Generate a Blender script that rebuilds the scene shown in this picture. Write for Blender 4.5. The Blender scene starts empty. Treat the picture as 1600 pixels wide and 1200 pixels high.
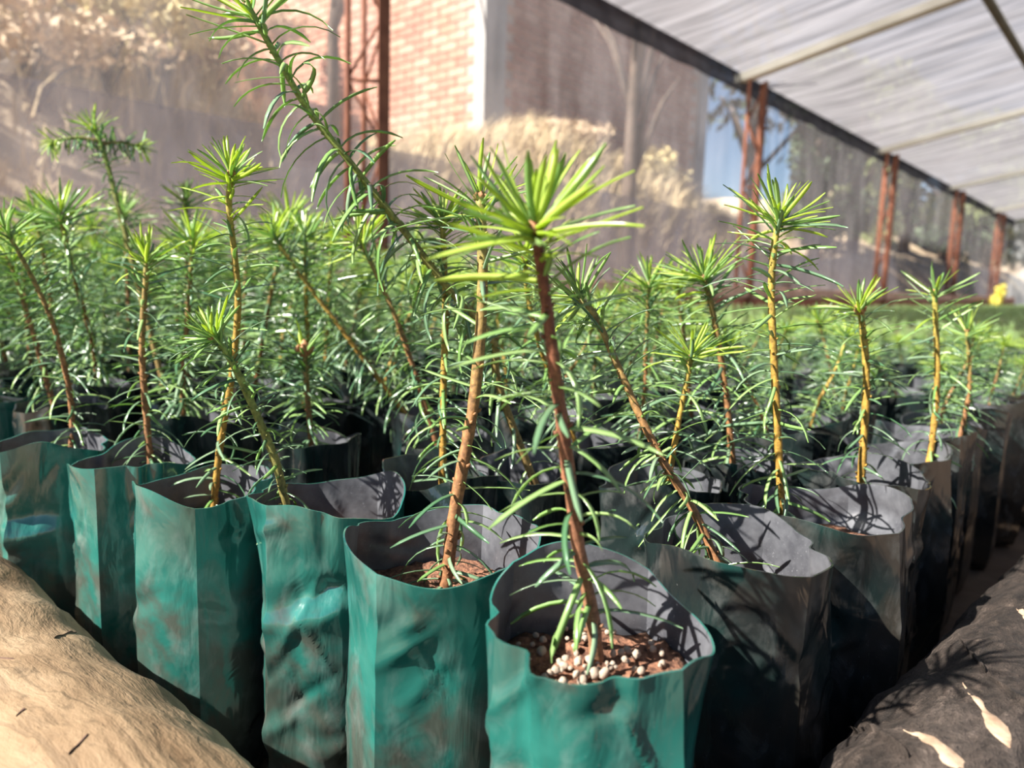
import bpy, math, random
import numpy as np
from mathutils import Vector, Matrix, noise

random.seed(11)
SC = bpy.context.scene
COL = SC.collection
R = math.radians

# ------------------------------------------------------------------ camera
# world: X runs along the right edge of the bed, Y along its left edge, Z up, metres
CAM = Vector((0.0, 0.0, 0.32))
PHI, PITCH, ROLL, F = R(41.3), R(-7.7), 0.03, 1155.0
FW0 = Vector((math.cos(PHI), math.sin(PHI), 0))
RT0 = Vector((math.sin(PHI), -math.cos(PHI), 0))
Z = Vector((0, 0, 1))
FW = FW0 * math.cos(PITCH) + Z * math.sin(PITCH)
UP1 = Z * math.cos(PITCH) - FW0 * math.sin(PITCH)
RT = RT0 * math.cos(ROLL) + UP1 * math.sin(ROLL)
UP = UP1 * math.cos(ROLL) - RT0 * math.sin(ROLL)
cd = bpy.data.cameras.new('camera')
cam = bpy.data.objects.new('camera', cd)
COL.objects.link(cam)
M = Matrix.Identity(4)
for i, v in enumerate((RT, UP, -FW)):
    for j in range(3):
        M[j][i] = v[j]
M.translation = CAM
cam.matrix_world = M
cd.lens = 26.0
cd.sensor_width = 36.0
cd.clip_start = 0.01
cd.clip_end = 500
cd.dof.use_dof = True
cd.dof.focus_distance = 0.40
cd.dof.aperture_fstop = 8.0
SC.camera = cam


def ray(px, py):
    return RT * ((px - 800) / F) + UP * ((600 - py) / F) + FW


def at(px, py, Y):
    """point seen at a pixel, at horizontal distance Y in front of the camera"""
    d = ray(px, py)
    return CAM + d * (Y / d.dot(FW0))


def proj(p):
    d = Vector(p) - CAM
    w = d.dot(FW)
    if w < 0.02:
        return None
    return 800 + F * d.dot(RT) / w, 600 - F * d.dot(UP) / w, w


# ------------------------------------------------------------------ light
SUN_EL = R(41)
sh = (RT0 * -0.90 + FW0 * -0.40).normalized()
SUN = Vector((sh.x * math.cos(SUN_EL), sh.y * math.cos(SUN_EL), math.sin(SUN_EL)))
sd = bpy.data.lights.new('sun', 'SUN')
sd.energy = 8.2
sd.angle = R(0.6)
sd.color = (1.0, 0.95, 0.87)
so = bpy.data.objects.new('sun', sd)
COL.objects.link(so)
so.rotation_euler = SUN.to_track_quat('Z', 'Y').to_euler()
so.location = SUN * 30
w = bpy.data.worlds.new('world')
SC.world = w
w.use_nodes = True
nt = w.node_tree
sky = nt.nodes.new('ShaderNodeTexSky')
sky.sky_type = 'NISHITA'
sky.sun_disc = False
sky.sun_elevation = SUN_EL
sky.sun_rotation = math.atan2(SUN.x, SUN.y)
sky.altitude = 1500
sky.dust_density = 1.6
bg = nt.nodes['Background']
bg.inputs['Strength'].default_value = 0.066
nt.links.new(sky.outputs[0], bg.inputs[0])
SC.view_settings.view_transform = 'Standard'
SC.view_settings.look = 'None'
SC.view_settings.exposure = 0.98
SC.view_settings.gamma = 1.0
SC.view_settings.use_curve_mapping = False


# ------------------------------------------------------------------ materials
class Mat:
    def __init__(s, name):
        s.m = bpy.data.materials.new(name)
        s.m.use_nodes = True
        s.t = s.m.node_tree
        s.p = s.t.nodes['Principled BSDF']
        s.out = s.t.nodes['Material Output']

    def n(s, typ, **kw):
        nd = s.t.nodes.new(typ)
        for k, v in kw.items():
            if k in nd.inputs:
                nd.inputs[k].default_value = v
            else:
                setattr(nd, k, v)
        return nd

    def l(s, a, b):
        s.t.links.new(a, b)

    def coord(s, kind='Object', scale=(1, 1, 1)):
        tc = s.n('ShaderNodeTexCoord')
        mp = s.n('ShaderNodeMapping')
        mp.inputs['Scale'].default_value = scale
        s.l(tc.outputs[kind], mp.inputs[0])
        return mp.outputs[0]

    def noise(s, vec, scale, detail=4, rough=0.55, dist=0.0):
        nd = s.n('ShaderNodeTexNoise')
        nd.inputs['Scale'].default_value = scale
        nd.inputs['Detail'].default_value = detail
        nd.inputs['Roughness'].default_value = rough
        nd.inputs['Distortion'].default_value = dist
        s.l(vec, nd.inputs['Vector'])
        return nd.outputs[0]

    def ramp(s, fac, stops):
        nd = s.n('ShaderNodeValToRGB')
        e = nd.color_ramp.elements
        while len(e) < len(stops):
            e.new(0.5)
        for i, (p, c) in enumerate(stops):
            e[i].position = p
            e[i].color = (*c, 1) if len(c) == 3 else c
        s.l(fac, nd.inputs[0])
        return nd.outputs[0]

    def bump(s, h, strength, dist=0.002, prev=None):
        b = s.n('ShaderNodeBump')
        b.inputs['Strength'].default_value = strength
        b.inputs['Distance'].default_value = dist
        s.l(h, b.inputs['Height'])
        if prev is not None:
            s.l(prev, b.inputs['Normal'])
        return b.outputs[0]

    def set(s, **kw):
        for k, v in kw.items():
            k = k.replace('_', ' ')
            for nm in s.p.inputs.keys():
                if nm.lower() == k.lower():
                    s.p.inputs[nm].default_value = v
        return s


def g(v):
    return (v, v, v)


MT = {}


def simple(name, c1, c2, scale, rough=0.8, bump=0.3, bdist=0.002, coord=(1, 1, 1), spec=0.4, detail=5):
    m = Mat(name)
    v = m.coord('Object', coord)
    n = m.noise(v, scale, detail)
    m.l(m.ramp(n, [(0.32, c1), (0.68, c2)]), m.p.inputs['Base Color'])
    m.set(Roughness=rough, Specular_IOR_Level=spec)
    if bump:
        m.l(m.bump(n, bump, bdist), m.p.inputs['Normal'])
    MT[name] = m.m
    return m


def bag_outer(name, stops, brown_refl):
    m = Mat(name)
    v = m.coord('Object')
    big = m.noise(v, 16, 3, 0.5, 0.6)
    teal = m.ramp(big, stops)  # plastic tint; its teal tones paint in a reflection
    refl_noise = m.noise(m.coord('Object', (1, 1, 0.7)), 23, 4, 0.55, 1.0)
    sep = m.n('ShaderNodeSeparateXYZ')
    m.l(v, sep.inputs[0])
    low = m.n('ShaderNodeMapRange')
    low.inputs[1].default_value = 0.16
    low.inputs[2].default_value = 0.02
    low.inputs[3].default_value = -0.16
    low.inputs[4].default_value = 0.20
    m.l(sep.outputs[2], low.inputs[0])
    sm = m.n('ShaderNodeMath', operation='ADD')
    m.l(refl_noise, sm.inputs[0])
    m.l(low.outputs[0], sm.inputs[1])
    mf = m.ramp(sm.outputs[0], [(0.42, g(0)), (0.60, g(0.8))])  # brown reflection of the log painted in, stronger towards the base
    mxm = m.n('ShaderNodeMixRGB')
    m.l(mf, mxm.inputs[0])
    m.l(teal, mxm.inputs[1])
    mxm.inputs[2].default_value = (*brown_refl, 1)
    col = mxm.outputs[0]
    fine = m.noise(v, 620, 3, 0.7)
    dust = m.ramp(fine, [(0.68, g(0)), (0.80, g(0.25))])
    mid = m.noise(m.coord('Object', (1, 1, 0.6)), 60, 5, 0.6, 0.5)
    film = m.ramp(mid, [(0.50, g(0)), (0.82, g(0.2))])  # pale dust film, raised to paint in whitish gloss too
    ad = m.n('ShaderNodeMath', operation='MAXIMUM')
    m.l(dust, ad.inputs[0])
    m.l(film, ad.inputs[1])
    mx = m.n('ShaderNodeMixRGB')
    mx.inputs[2].default_value = (0.42, 0.42, 0.40, 1)
    m.l(ad.outputs[0], mx.inputs[0])
    m.l(col, mx.inputs[1])
    m.l(mx.outputs[0], m.p.inputs['Base Color'])
    rg = m.ramp(mid, [(0.35, g(0.10)), (0.75, g(0.24))])
    m.l(rg, m.p.inputs['Roughness'])
    m.set(Specular_IOR_Level=0.9, IOR=1.65)
    wr = m.noise(m.coord('Object', (1, 1, 0.45)), 38, 3, 0.5, 1.2)
    b = m.bump(wr, 0.30, 0.005)
    b = m.bump(mid, 0.08, 0.001, b)
    m.l(b, m.p.inputs['Normal'])
    MT[name] = m.m


def bag_inner(name):
    m = Mat(name)
    v = m.coord('Object')
    fine = m.noise(v, 700, 3, 0.75)
    mid = m.noise(v, 45, 4, 0.6)
    a = m.ramp(fine, [(0.60, g(0)), (0.74, g(0.5))])
    b2 = m.ramp(mid, [(0.35, g(0.06)), (0.8, g(0.34))])
    ad = m.n('ShaderNodeMath', operation='MAXIMUM')
    m.l(a, ad.inputs[0])
    m.l(b2, ad.inputs[1])
    mx = m.n('ShaderNodeMixRGB')
    mx.inputs[1].default_value = (0.028, 0.029, 0.036, 1)
    mx.inputs[2].default_value = (0.38, 0.39, 0.42, 1)
    m.l(ad.outputs[0], mx.inputs[0])
    m.l(mx.outputs[0], m.p.inputs['Base Color'])
    m.set(Roughness=0.42, Specular_IOR_Level=0.55)
    m.l(m.bump(m.noise(v, 40, 3), 0.3, 0.004), m.p.inputs['Normal'])
    MT[name] = m.m


bag_outer('bag_green', [(0.3, (0.010, 0.066, 0.056)), (0.55, (0.018, 0.130, 0.106)), (0.75, (0.040, 0.185, 0.150))], (0.066, 0.054, 0.044))  # black plastic with a teal reflection painted into its base colour
bag_outer('bag_black', [(0.34, (0.011, 0.013, 0.014)), (0.56, (0.012, 0.022, 0.021)), (0.74, (0.012, 0.062, 0.052))], (0.040, 0.032, 0.025))  # black plastic, faint teal reflection painted in as patches
bag_inner('bag_inner')


def needle_mat(name, c1, c2, tr, trans=0.35, rough=0.36):
    m = Mat(name)
    oi = m.n('ShaderNodeObjectInfo')
    geo = m.n('ShaderNodeNewGeometry')
    ad = m.n('ShaderNodeMath', operation='ADD')
    m.l(oi.outputs['Random'], ad.inputs[0])
    m.l(geo.outputs['Random Per Island'], ad.inputs[1])
    fr = m.n('ShaderNodeMath', operation='FRACT')
    m.l(ad.outputs[0], fr.inputs[0])
    col = m.ramp(fr.outputs[0], [(0.0, c1), (1.0, c2)])
    m.l(col, m.p.inputs['Base Color'])
    m.set(Roughness=rough, Specular_IOR_Level=0.95)
    t = m.n('ShaderNodeBsdfTranslucent')
    t.inputs['Color'].default_value = (*tr, 1)
    mx = m.n('ShaderNodeMixShader')
    mx.inputs[0].default_value = trans
    m.l(m.p.outputs[0], mx.inputs[1])
    m.l(t.outputs[0], mx.inputs[2])
    m.l(mx.outputs[0], m.out.inputs[0])
    MT[name] = m.m


needle_mat('needle_young', (0.34, 0.48, 0.07), (0.50, 0.62, 0.13), (0.70, 0.85, 0.12), 0.45)
needle_mat('needle_mid', (0.17, 0.32, 0.09), (0.36, 0.51, 0.20), (0.42, 0.66, 0.16), 0.35, 0.25)
needle_mat('needle_dark', (0.075, 0.18, 0.085), (0.25, 0.36, 0.22), (0.24, 0.46, 0.15), 0.28, 0.22)
needle_mat('far_green', (0.18, 0.31, 0.12), (0.36, 0.47, 0.21), (0.40, 0.58, 0.18), 0.35, 0.45)
NM = ['needle_young', 'needle_mid', 'needle_dark']


def stem_mat(name, c1, c2, c3):
    """bark: old bark colour below, young colour above, carried by a colour attribute"""
    m = Mat(name)
    at_ = m.n('ShaderNodeAttribute')
    at_.attribute_name = 'age'
    v = m.coord('Object')
    n = m.noise(v, 300, 5, 0.65)
    base = m.ramp(at_.outputs['Fac'], [(0.0, c1), (0.5, c2), (0.95, c3)])
    k = m.ramp(n, [(0.3, g(0.42)), (0.5, g(0.95)), (0.7, g(1.6))])
    mx = m.n('ShaderNodeMixRGB', blend_type='MULTIPLY')
    mx.inputs[0].default_value = 1
    m.l(base, mx.inputs[1])
    m.l(k, mx.inputs[2])
    m.l(mx.outputs[0], m.p.inputs['Base Color'])
    m.set(Roughness=0.62, Specular_IOR_Level=0.4)
    m.l(m.bump(n, 0.5, 0.0008), m.p.inputs['Normal'])
    MT[name] = m.m


stem_mat('stem_brown', (0.22, 0.095, 0.042), (0.25, 0.12, 0.045), (0.23, 0.20, 0.05))
stem_mat('stem_red', (0.28, 0.15, 0.08), (0.21, 0.085, 0.045), (0.16, 0.05, 0.028))
stem_mat('stem_gold', (0.36, 0.19, 0.035), (0.33, 0.20, 0.035), (0.30, 0.26, 0.05))
stem_mat('stem_green', (0.26, 0.16, 0.06), (0.20, 0.22, 0.05), (0.22, 0.32, 0.07))
simple('bud', (0.30, 0.11, 0.04), (0.48, 0.26, 0.13), 500, 0.7, 0.6, 0.001)
simple('soil', (0.05, 0.02, 0.012), (0.30, 0.14, 0.08), 260, 0.95, 1.0, 0.003)
simple('perlite', (0.32, 0.22, 0.15), (0.62, 0.52, 0.42), 300, 0.85, 0.5, 0.001)
simple('earth', (0.07, 0.045, 0.03), (0.17, 0.115, 0.075), 9, 0.95, 0.6, 0.02)
simple('rust', (0.15, 0.048, 0.025), (0.26, 0.10, 0.055), 14, 0.75, 0.3, 0.003)
simple('beam', (0.70, 0.68, 0.58), (0.82, 0.80, 0.72), 6, 0.7, 0.2, 0.003)
simple('purlin', (0.13, 0.12, 0.09), (0.22, 0.20, 0.15), 6, 0.7, 0.2, 0.003)
simple('concrete', (0.34, 0.335, 0.32), (0.46, 0.45, 0.43), 5, 0.9, 0.3, 0.004)
simple('mortar', (0.42, 0.33, 0.27), (0.54, 0.44, 0.36), 14, 0.95, 0.4, 0.006)
for i, (a, b) in enumerate((((0.42, 0.20, 0.13), (0.52, 0.27, 0.18)), ((0.36, 0.16, 0.105), (0.46, 0.22, 0.145)), ((0.47, 0.26, 0.18), (0.57, 0.34, 0.24)))):
    simple('brick%d' % i, a, b, 20, 0.9, 0.4, 0.004)
simple('ledge_brick', (0.30, 0.10, 0.06), (0.48, 0.18, 0.11), 9, 0.9, 0.5, 0.006)
simple('ledge_cap', (0.62, 0.36, 0.26), (0.78, 0.50, 0.38), 7, 0.9, 0.4, 0.005)
simple('dry_grass', (0.46, 0.34, 0.19), (0.66, 0.53, 0.33), 3, 0.8, 0, spec=0.2)
simple('dry_leaf', (0.60, 0.48, 0.22), (0.82, 0.72, 0.44), 3, 0.7, 0, spec=0.2)
simple('russet_leaf', (0.42, 0.30, 0.19), (0.72, 0.56, 0.38), 3, 0.7, 0, spec=0.2)
simple('green_leaf', (0.16, 0.20, 0.08), (0.34, 0.38, 0.17), 3, 0.6, 0, spec=0.3)
simple('dark_leaf', (0.02, 0.035, 0.018), (0.06, 0.09, 0.04), 3, 0.6, 0, spec=0.3)
simple('yellow_leaf', (0.75, 0.62, 0.08), (0.85, 0.78, 0.20), 20, 0.6, 0, spec=0.3)
simple('twig', (0.06, 0.045, 0.035), (0.14, 0.10, 0.075), 8, 0.9, 0.4, 0.01)
simple('pale_stone', (0.55, 0.47, 0.40), (0.75, 0.68, 0.60), 6, 0.9, 0.4, 0.01)

m = simple('hill', (0.40, 0.28, 0.19), (0.84, 0.68, 0.46), 1.1, 0.95, 1.0, 0.15, detail=9)


def pale_log():
    m = Mat('log_pale')
    v = m.coord('Object', (1, 0.28, 1))
    n1 = m.noise(v, 22, 6, 0.6, 0.8)
    n2 = m.noise(m.coord('Object', (1, 0.5, 1)), 110, 5, 0.65, 0.4)
    n3 = m.noise(m.coord('Object', (1, 0.10, 1)), 34, 5, 0.55, 2.2)
    col = m.ramp(n1, [(0.28, (0.13, 0.076, 0.038)), (0.5, (0.235, 0.158, 0.09)), (0.74, (0.35, 0.255, 0.16))])
    pits = m.ramp(n2, [(0.30, g(0.2)), (0.42, g(1))])
    crk = m.ramp(n3, [(0.455, g(1)), (0.49, g(0.52)), (0.505, g(0.52)), (0.54, g(1))])
    cur = col
    for f in (pits, crk):
        mx = m.n('ShaderNodeMixRGB', blend_type='MULTIPLY')
        mx.inputs[0].default_value = 0.5
        m.l(cur, mx.inputs[1])
        m.l(f, mx.inputs[2])
        cur = mx.outputs[0]
    m.l(cur, m.p.inputs['Base Color'])
    m.set(Roughness=0.75, Specular_IOR_Level=0.3)
    b = m.bump(n1, 0.5, 0.008)
    b = m.bump(n2, 0.5, 0.003, b)
    b = m.bump(crk, 0.2, 0.002, b)
    m.l(b, m.p.inputs['Normal'])
    MT['log_pale'] = m.m


def dark_log():
    m = Mat('log_dark')
    v = m.coord('Object', (0.35, 1, 1))
    n1 = m.noise(v, 30, 7, 0.65, 0.8)
    n2 = m.noise(m.coord('Object', (0.6, 1, 1)), 150, 6, 0.7, 0.3)
    col = m.ramp(n1, [(0.34, (0.014, 0.010, 0.008)), (0.54, (0.050, 0.036, 0.028)), (0.74, (0.12, 0.092, 0.076))])  # bark browns darkened to put the shade on this log into the colour
    sp = m.ramp(n2, [(0.32, g(0.25)), (0.58, g(1.1)), (0.74, g(3.0))])
    mx = m.n('ShaderNodeMixRGB', blend_type='MULTIPLY')
    mx.inputs[0].default_value = 0.8
    m.l(col, mx.inputs[1])
    m.l(sp, mx.inputs[2])
    m.l(mx.outputs[0], m.p.inputs['Base Color'])
    m.set(Roughness=0.7, Specular_IOR_Level=0.4)
    b = m.bump(n1, 1.0, 0.012)
    b = m.bump(n2, 1.0, 0.005, b)
    m.l(b, m.p.inputs['Normal'])
    MT['log_dark'] = m.m


pale_log()
dark_log()


def net_mat(name, col, cover, coord_scale, var=0.12, trans=0.5, nscale=3.0):
    """woven shade cloth: threads (diffuse + translucent) with open gaps between them"""
    m = Mat(name)
    v = m.coord('Object', coord_scale)
    n = m.noise(v, nscale, 6, 0.6, 0.4)
    fac = m.ramp(n, [(0.3, g(max(0, cover - var))), (0.7, g(min(1, cover + var)))])
    c = m.ramp(m.noise(v, nscale * 2.3, 4), [(0.34, tuple(x * 0.68 for x in col)), (0.66, tuple(min(1, x * 1.28) for x in col))])
    d = m.n('ShaderNodeBsdfDiffuse')
    t = m.n('ShaderNodeBsdfTranslucent')
    m.l(c, d.inputs[0])
    m.l(c, t.inputs[0])
    a = m.n('ShaderNodeMixShader')
    a.inputs[0].default_value = trans
    m.l(d.outputs[0], a.inputs[1])
    m.l(t.outputs[0], a.inputs[2])
    tr = m.n('ShaderNodeBsdfTransparent')
    mx = m.n('ShaderNodeMixShader')
    m.l(fac, mx.inputs[0])
    m.l(tr.outputs[0], mx.inputs[1])
    m.l(a.outputs[0], mx.inputs[2])
    m.l(mx.outputs[0], m.out.inputs[0])
    MT[name] = m.m


net_mat('net_wall', (0.62, 0.59, 0.62), 0.23, (1, 1, 0.25), 0.09, 0.65)
net_mat('net_skirt', (0.19, 0.18, 0.215), 0.48, (1, 1, 0.4), 0.18, 0.55)
net_mat('net_roof', (0.29, 0.28, 0.295), 0.90, (3.2, 0.22, 1), 0.09, 0.6, 2.4)
net_mat('net_flap', (0.045, 0.045, 0.055), 0.93, (1, 1, 1), 0.05, 0.3)
net_mat('sheet', (0.90, 0.91, 0.93), 0.50, (1, 1, 0.3), 0.12, 0.6)


# ------------------------------------------------------------------ mesh helpers
def mesh(name, verts, faces, mats=(), midx=None, smooth=True):
    me = bpy.data.meshes.new(name)
    me.from_pydata([tuple(v) for v in verts], [], faces)
    for k in mats:
        me.materials.append(MT[k])
    if midx is not None:
        me.polygons.foreach_set('material_index', midx)
    if smooth:
        me.polygons.foreach_set('use_smooth', [True] * len(me.polygons))
    me.update()
    return me


def obj(name, me, parent=None, loc=None, rot=None):
    o = bpy.data.objects.new(name, me)
    COL.objects.link(o)
    if parent is not None:
        o.parent = parent
    if loc is not None:
        o.location = loc
    if rot is not None:
        o.rotation_euler = rot
    return o


def tag(o, label=None, cat=None, group=None, kind=None):
    for k, v in (('label', label), ('category', cat), ('group', group), ('kind', kind)):
        if v:
            o[k] = v
    return o


def empty(name, loc):
    o = bpy.data.objects.new(name, None)
    o.empty_display_size = 0.02
    COL.objects.link(o)
    o.location = loc
    return o


class MB:
    def __init__(s):
        s.v, s.f, s.m = [], [], []

    def box(s, lo, hi, mi=0):
        b = len(s.v)
        for z in (lo[2], hi[2]):
            s.v += [(lo[0], lo[1], z), (hi[0], lo[1], z), (hi[0], hi[1], z), (lo[0], hi[1], z)]
        for q in ((3, 2, 1, 0), (4, 5, 6, 7), (0, 1, 5, 4), (1, 2, 6, 5), (2, 3, 7, 6), (3, 0, 4, 7)):
            s.f.append(tuple(b + i for i in q))
            s.m.append(mi)

    def tube(s, pts, radii, sides=8, mi=0, cap=True):
        pts = [Vector(p) for p in pts]
        b = len(s.v)
        n = len(pts)
        ref = Vector((0.3, 0.9, 0.2)).normalized()
        for i, p in enumerate(pts):
            t = (pts[min(i + 1, n - 1)] - pts[max(i - 1, 0)]).normalized()
            a = t.cross(ref)
            if a.length < 1e-3:
                a = t.cross(Vector((1, 0, 0)))
            a.normalize()
            c = t.cross(a)
            for k in range(sides):
                th = 2 * math.pi * k / sides
                s.v.append(tuple(p + (a * math.cos(th) + c * math.sin(th)) * radii[i]))
        for i in range(n - 1):
            for k in range(sides):
                k2 = (k + 1) % sides
                s.f.append((b + i * sides + k, b + i * sides + k2, b + (i + 1) * sides + k2, b + (i + 1) * sides + k))
                s.m.append(mi)
        if cap:
            s.f.append(tuple(b + k for k in range(sides))[::-1])
            s.f.append(tuple(b + (n - 1) * sides + k for k in range(sides)))
            s.m += [mi, mi]

    def build(s, name, mats, parent=None, smooth=False, loc=None):
        me = mesh(name, s.v, s.f, mats, s.m, smooth)
        return obj(name, me, parent, loc)


def fast_mesh(name, V, Fq, mats, midx=None, smooth=True):
    """V (n,3) array, Fq (m,4) array of quads"""
    me = bpy.data.meshes.new(name)
    me.vertices.add(len(V))
    me.vertices.foreach_set('co', np.asarray(V, dtype=np.float32).ravel())
    me.loops.add(Fq.size)
    me.loops.foreach_set('vertex_index', np.asarray(Fq, dtype=np.int32).ravel())
    me.polygons.add(len(Fq))
    me.polygons.foreach_set('loop_start', np.arange(len(Fq), dtype=np.int32) * 4)
    for k in mats:
        me.materials.append(MT[k])
    if midx is not None:
        me.polygons.foreach_set('material_index', np.asarray(midx, dtype=np.int32))
    if smooth:
        me.polygons.foreach_set('use_smooth', np.ones(len(Fq), dtype=bool))
    me.update(calc_edges=True)
    me.validate()
    return me


# ------------------------------------------------------------------ setting: ground, hillside, net house
P0, PS = 1.88, 3.52   # first lattice post and the spacing of the posts
WQ = 2.6        # the net wall stands at y = WQ
ZE = 1.90       # height of the roof edge
SLOPE = 0.20    # the roof rises away from the wall


def grid(name, x0, x1, nx, y0, y1, ny, fz, mats):
    xs = np.linspace(x0, x1, nx)
    ys = np.linspace(y0, y1, ny)
    V = np.array([fz(x, y) for y in ys for x in xs])
    idx = np.arange(nx * ny).reshape(ny, nx)
    Fq = np.stack([idx[:-1, :-1], idx[:-1, 1:], idx[1:, 1:], idx[1:, :-1]], -1).reshape(-1, 4)
    return fast_mesh(name, V, Fq, mats)


def sstep(a, b, x):
    t = min(1, max(0, (x - a) / (b - a)))
    return t * t * (3 - 2 * t)


fl = obj('floor', grid('floor', -8, 45, 90, -12, 3.2, 40, lambda x, y: (x, y, 0.004 * noise.noise((x * 3, y * 3, 0)) - 0.004), ['earth']))
tag(fl, 'bare brown earth floor under the seedling bags', kind='structure')


def hill_z(x, y):
    base = sstep(2.9, 4.3, y)
    crest = np.interp(x, [-4, 2.2, 3.6, 5.0, 6.6, 9.0, 12, 20, 45], [1.0, 1.0, 1.15, 1.55, 1.35, 1.0, 0.85, 0.9, 1.2])
    z = base * crest
    edge = 3.1 + 0.63 * (y - 5)
    k = sstep(edge + 0.1, edge - 1.1, x)
    z += k * min(2.15, max(0, y - 3.6) * 0.66)
    z += 1.5 * sstep(0.3, 2.6, x - 2.706 * y) * sstep(11, 14, x) * sstep(3.2, 9.5, y)
    far = sstep(12, 26, x) * sstep(4, 12, y)
    z += far * 2.6 + 0.10 * noise.noise((x * 0.9, y * 0.9, 1)) * base + 0.06 * noise.noise((x * 3, y * 3, 5)) * base
    z += k * base * (0.28 * noise.noise((x * 1.4, y * 1.4, 3)) + 0.12 * noise.noise((x * 4, y * 4, 8)))
    return z


hl = obj('hillside', grid('hillside', -10, 45, 190, 2.75, 24, 110, lambda x, y: (x, y, hill_z(x, y)), ['hill']))
tag(hl, 'dry tan hillside rising behind the shade net', kind='structure')


def net_wall(name, x0, x1, z0, z1, y, mat, amp, seed, nz=10):
    def fz(x, z):
        d = amp * (noise.noise((x * 1.7 + z * 0.6, seed, 0)) + 0.5 * noise.noise((x * 5 + z * 1.5, seed, 2)))
        d *= math.sin(math.pi * min(1, max(0, (z - z0) / (z1 - z0)))) * 0.8 + 0.2
        return (x, y + d, z)
    return obj(name, grid(name, x0, x1, int((x1 - x0) * 14), z0, z1, nz, fz, [mat]))


nw = tag(net_wall('wall_back', -2.0, 18.5, 0.0, ZE, WQ, 'net_wall', 0.035, 4), 'grey woven shade net wall along the bed', kind='structure')
sk = net_wall('net_skirt', -2.0, 18.4, 0.0, 0.87, WQ - 0.05, 'net_skirt', 0.03, 9)
sk.parent = nw
sk['label'] = 'denser second layer of net along the bottom'


def roof_z(x, y):
    return ZE + SLOPE * (WQ - y)


def fz(x, y):
    u = (x - P0) / PS
    sag = -0.05 * math.sin(math.pi * (u % 1.0)) ** 2
    fold = 0.022 * noise.noise((x * 4.2 + 0.35 * y, y * 0.25, 3)) + 0.012 * noise.noise((x * 9.5 + 0.5 * y, y * 0.4, 7))
    k = sstep(WQ, WQ - 0.4, y)
    return (x, y, roof_z(x, y) + 0.03 + (sag + fold) * k)


rf = tag(obj('ceiling', grid('ceiling', 1.75, 18.5, 310, -3.6, WQ, 60, fz, ['net_roof'])), 'pale grey shade net stretched over the roof beams', kind='structure')


def fzf(x, z):
    lowz = ZE - 0.125 - 0.02 * noise.noise((x * 2, 0, 1))
    zz = ZE + 0.02 + (lowz - ZE - 0.02) * z
    return (x, WQ - 0.03 - 0.02 * z * (1 + noise.noise((x * 3, z, 2))), zz)


tr = tag(obj('trim_1', grid('trim_1', 1.75, 18.4, 200, 0, 1, 4, fzf, ['net_flap'])), 'dark folded net flap hanging along the roof edge', kind='structure')


def fze(y, z):
    return (18.5 + 0.06 * noise.noise((y * 3, z, 0)), y, z)


we = tag(obj('wall_end', grid('wall_end', -3.6, WQ, 60, 0.0, ZE, 8, fze, ['sheet'])), 'pale white plastic sheet closing the far end', kind='structure')

# low brick kerb wall below the net
LQ = 2.40
mb = MB()
mb.box((-1.5, LQ + 0.01, 0.0), (18.3, LQ + 0.13, 0.275), 0)
lw = tag(mb.build('low_wall', ['mortar']), 'low red brick kerb wall under the net', kind='structure')
mb = MB()
for c in range(3):
    x = -1.5 + (0.11 if c % 2 else 0)
    while x < 18.1:
        mb.box((x, LQ + random.uniform(-0.004, 0.004), 0.004 + c * 0.091), (x + 0.205, LQ + 0.135, 0.083 + c * 0.091), 0)
        x += 0.22
x = -1.5
while x < 18.2:
    mb.box((x, LQ - 0.012 + random.uniform(-0.003, 0.003), 0.276), (x + 0.10, LQ + 0.15, 0.348 + random.uniform(-0.003, 0.003)), 1)
    x += 0.106
tag(mb.build('bricks', ['ledge_brick', 'ledge_cap'], lw), kind='stuff')

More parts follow.
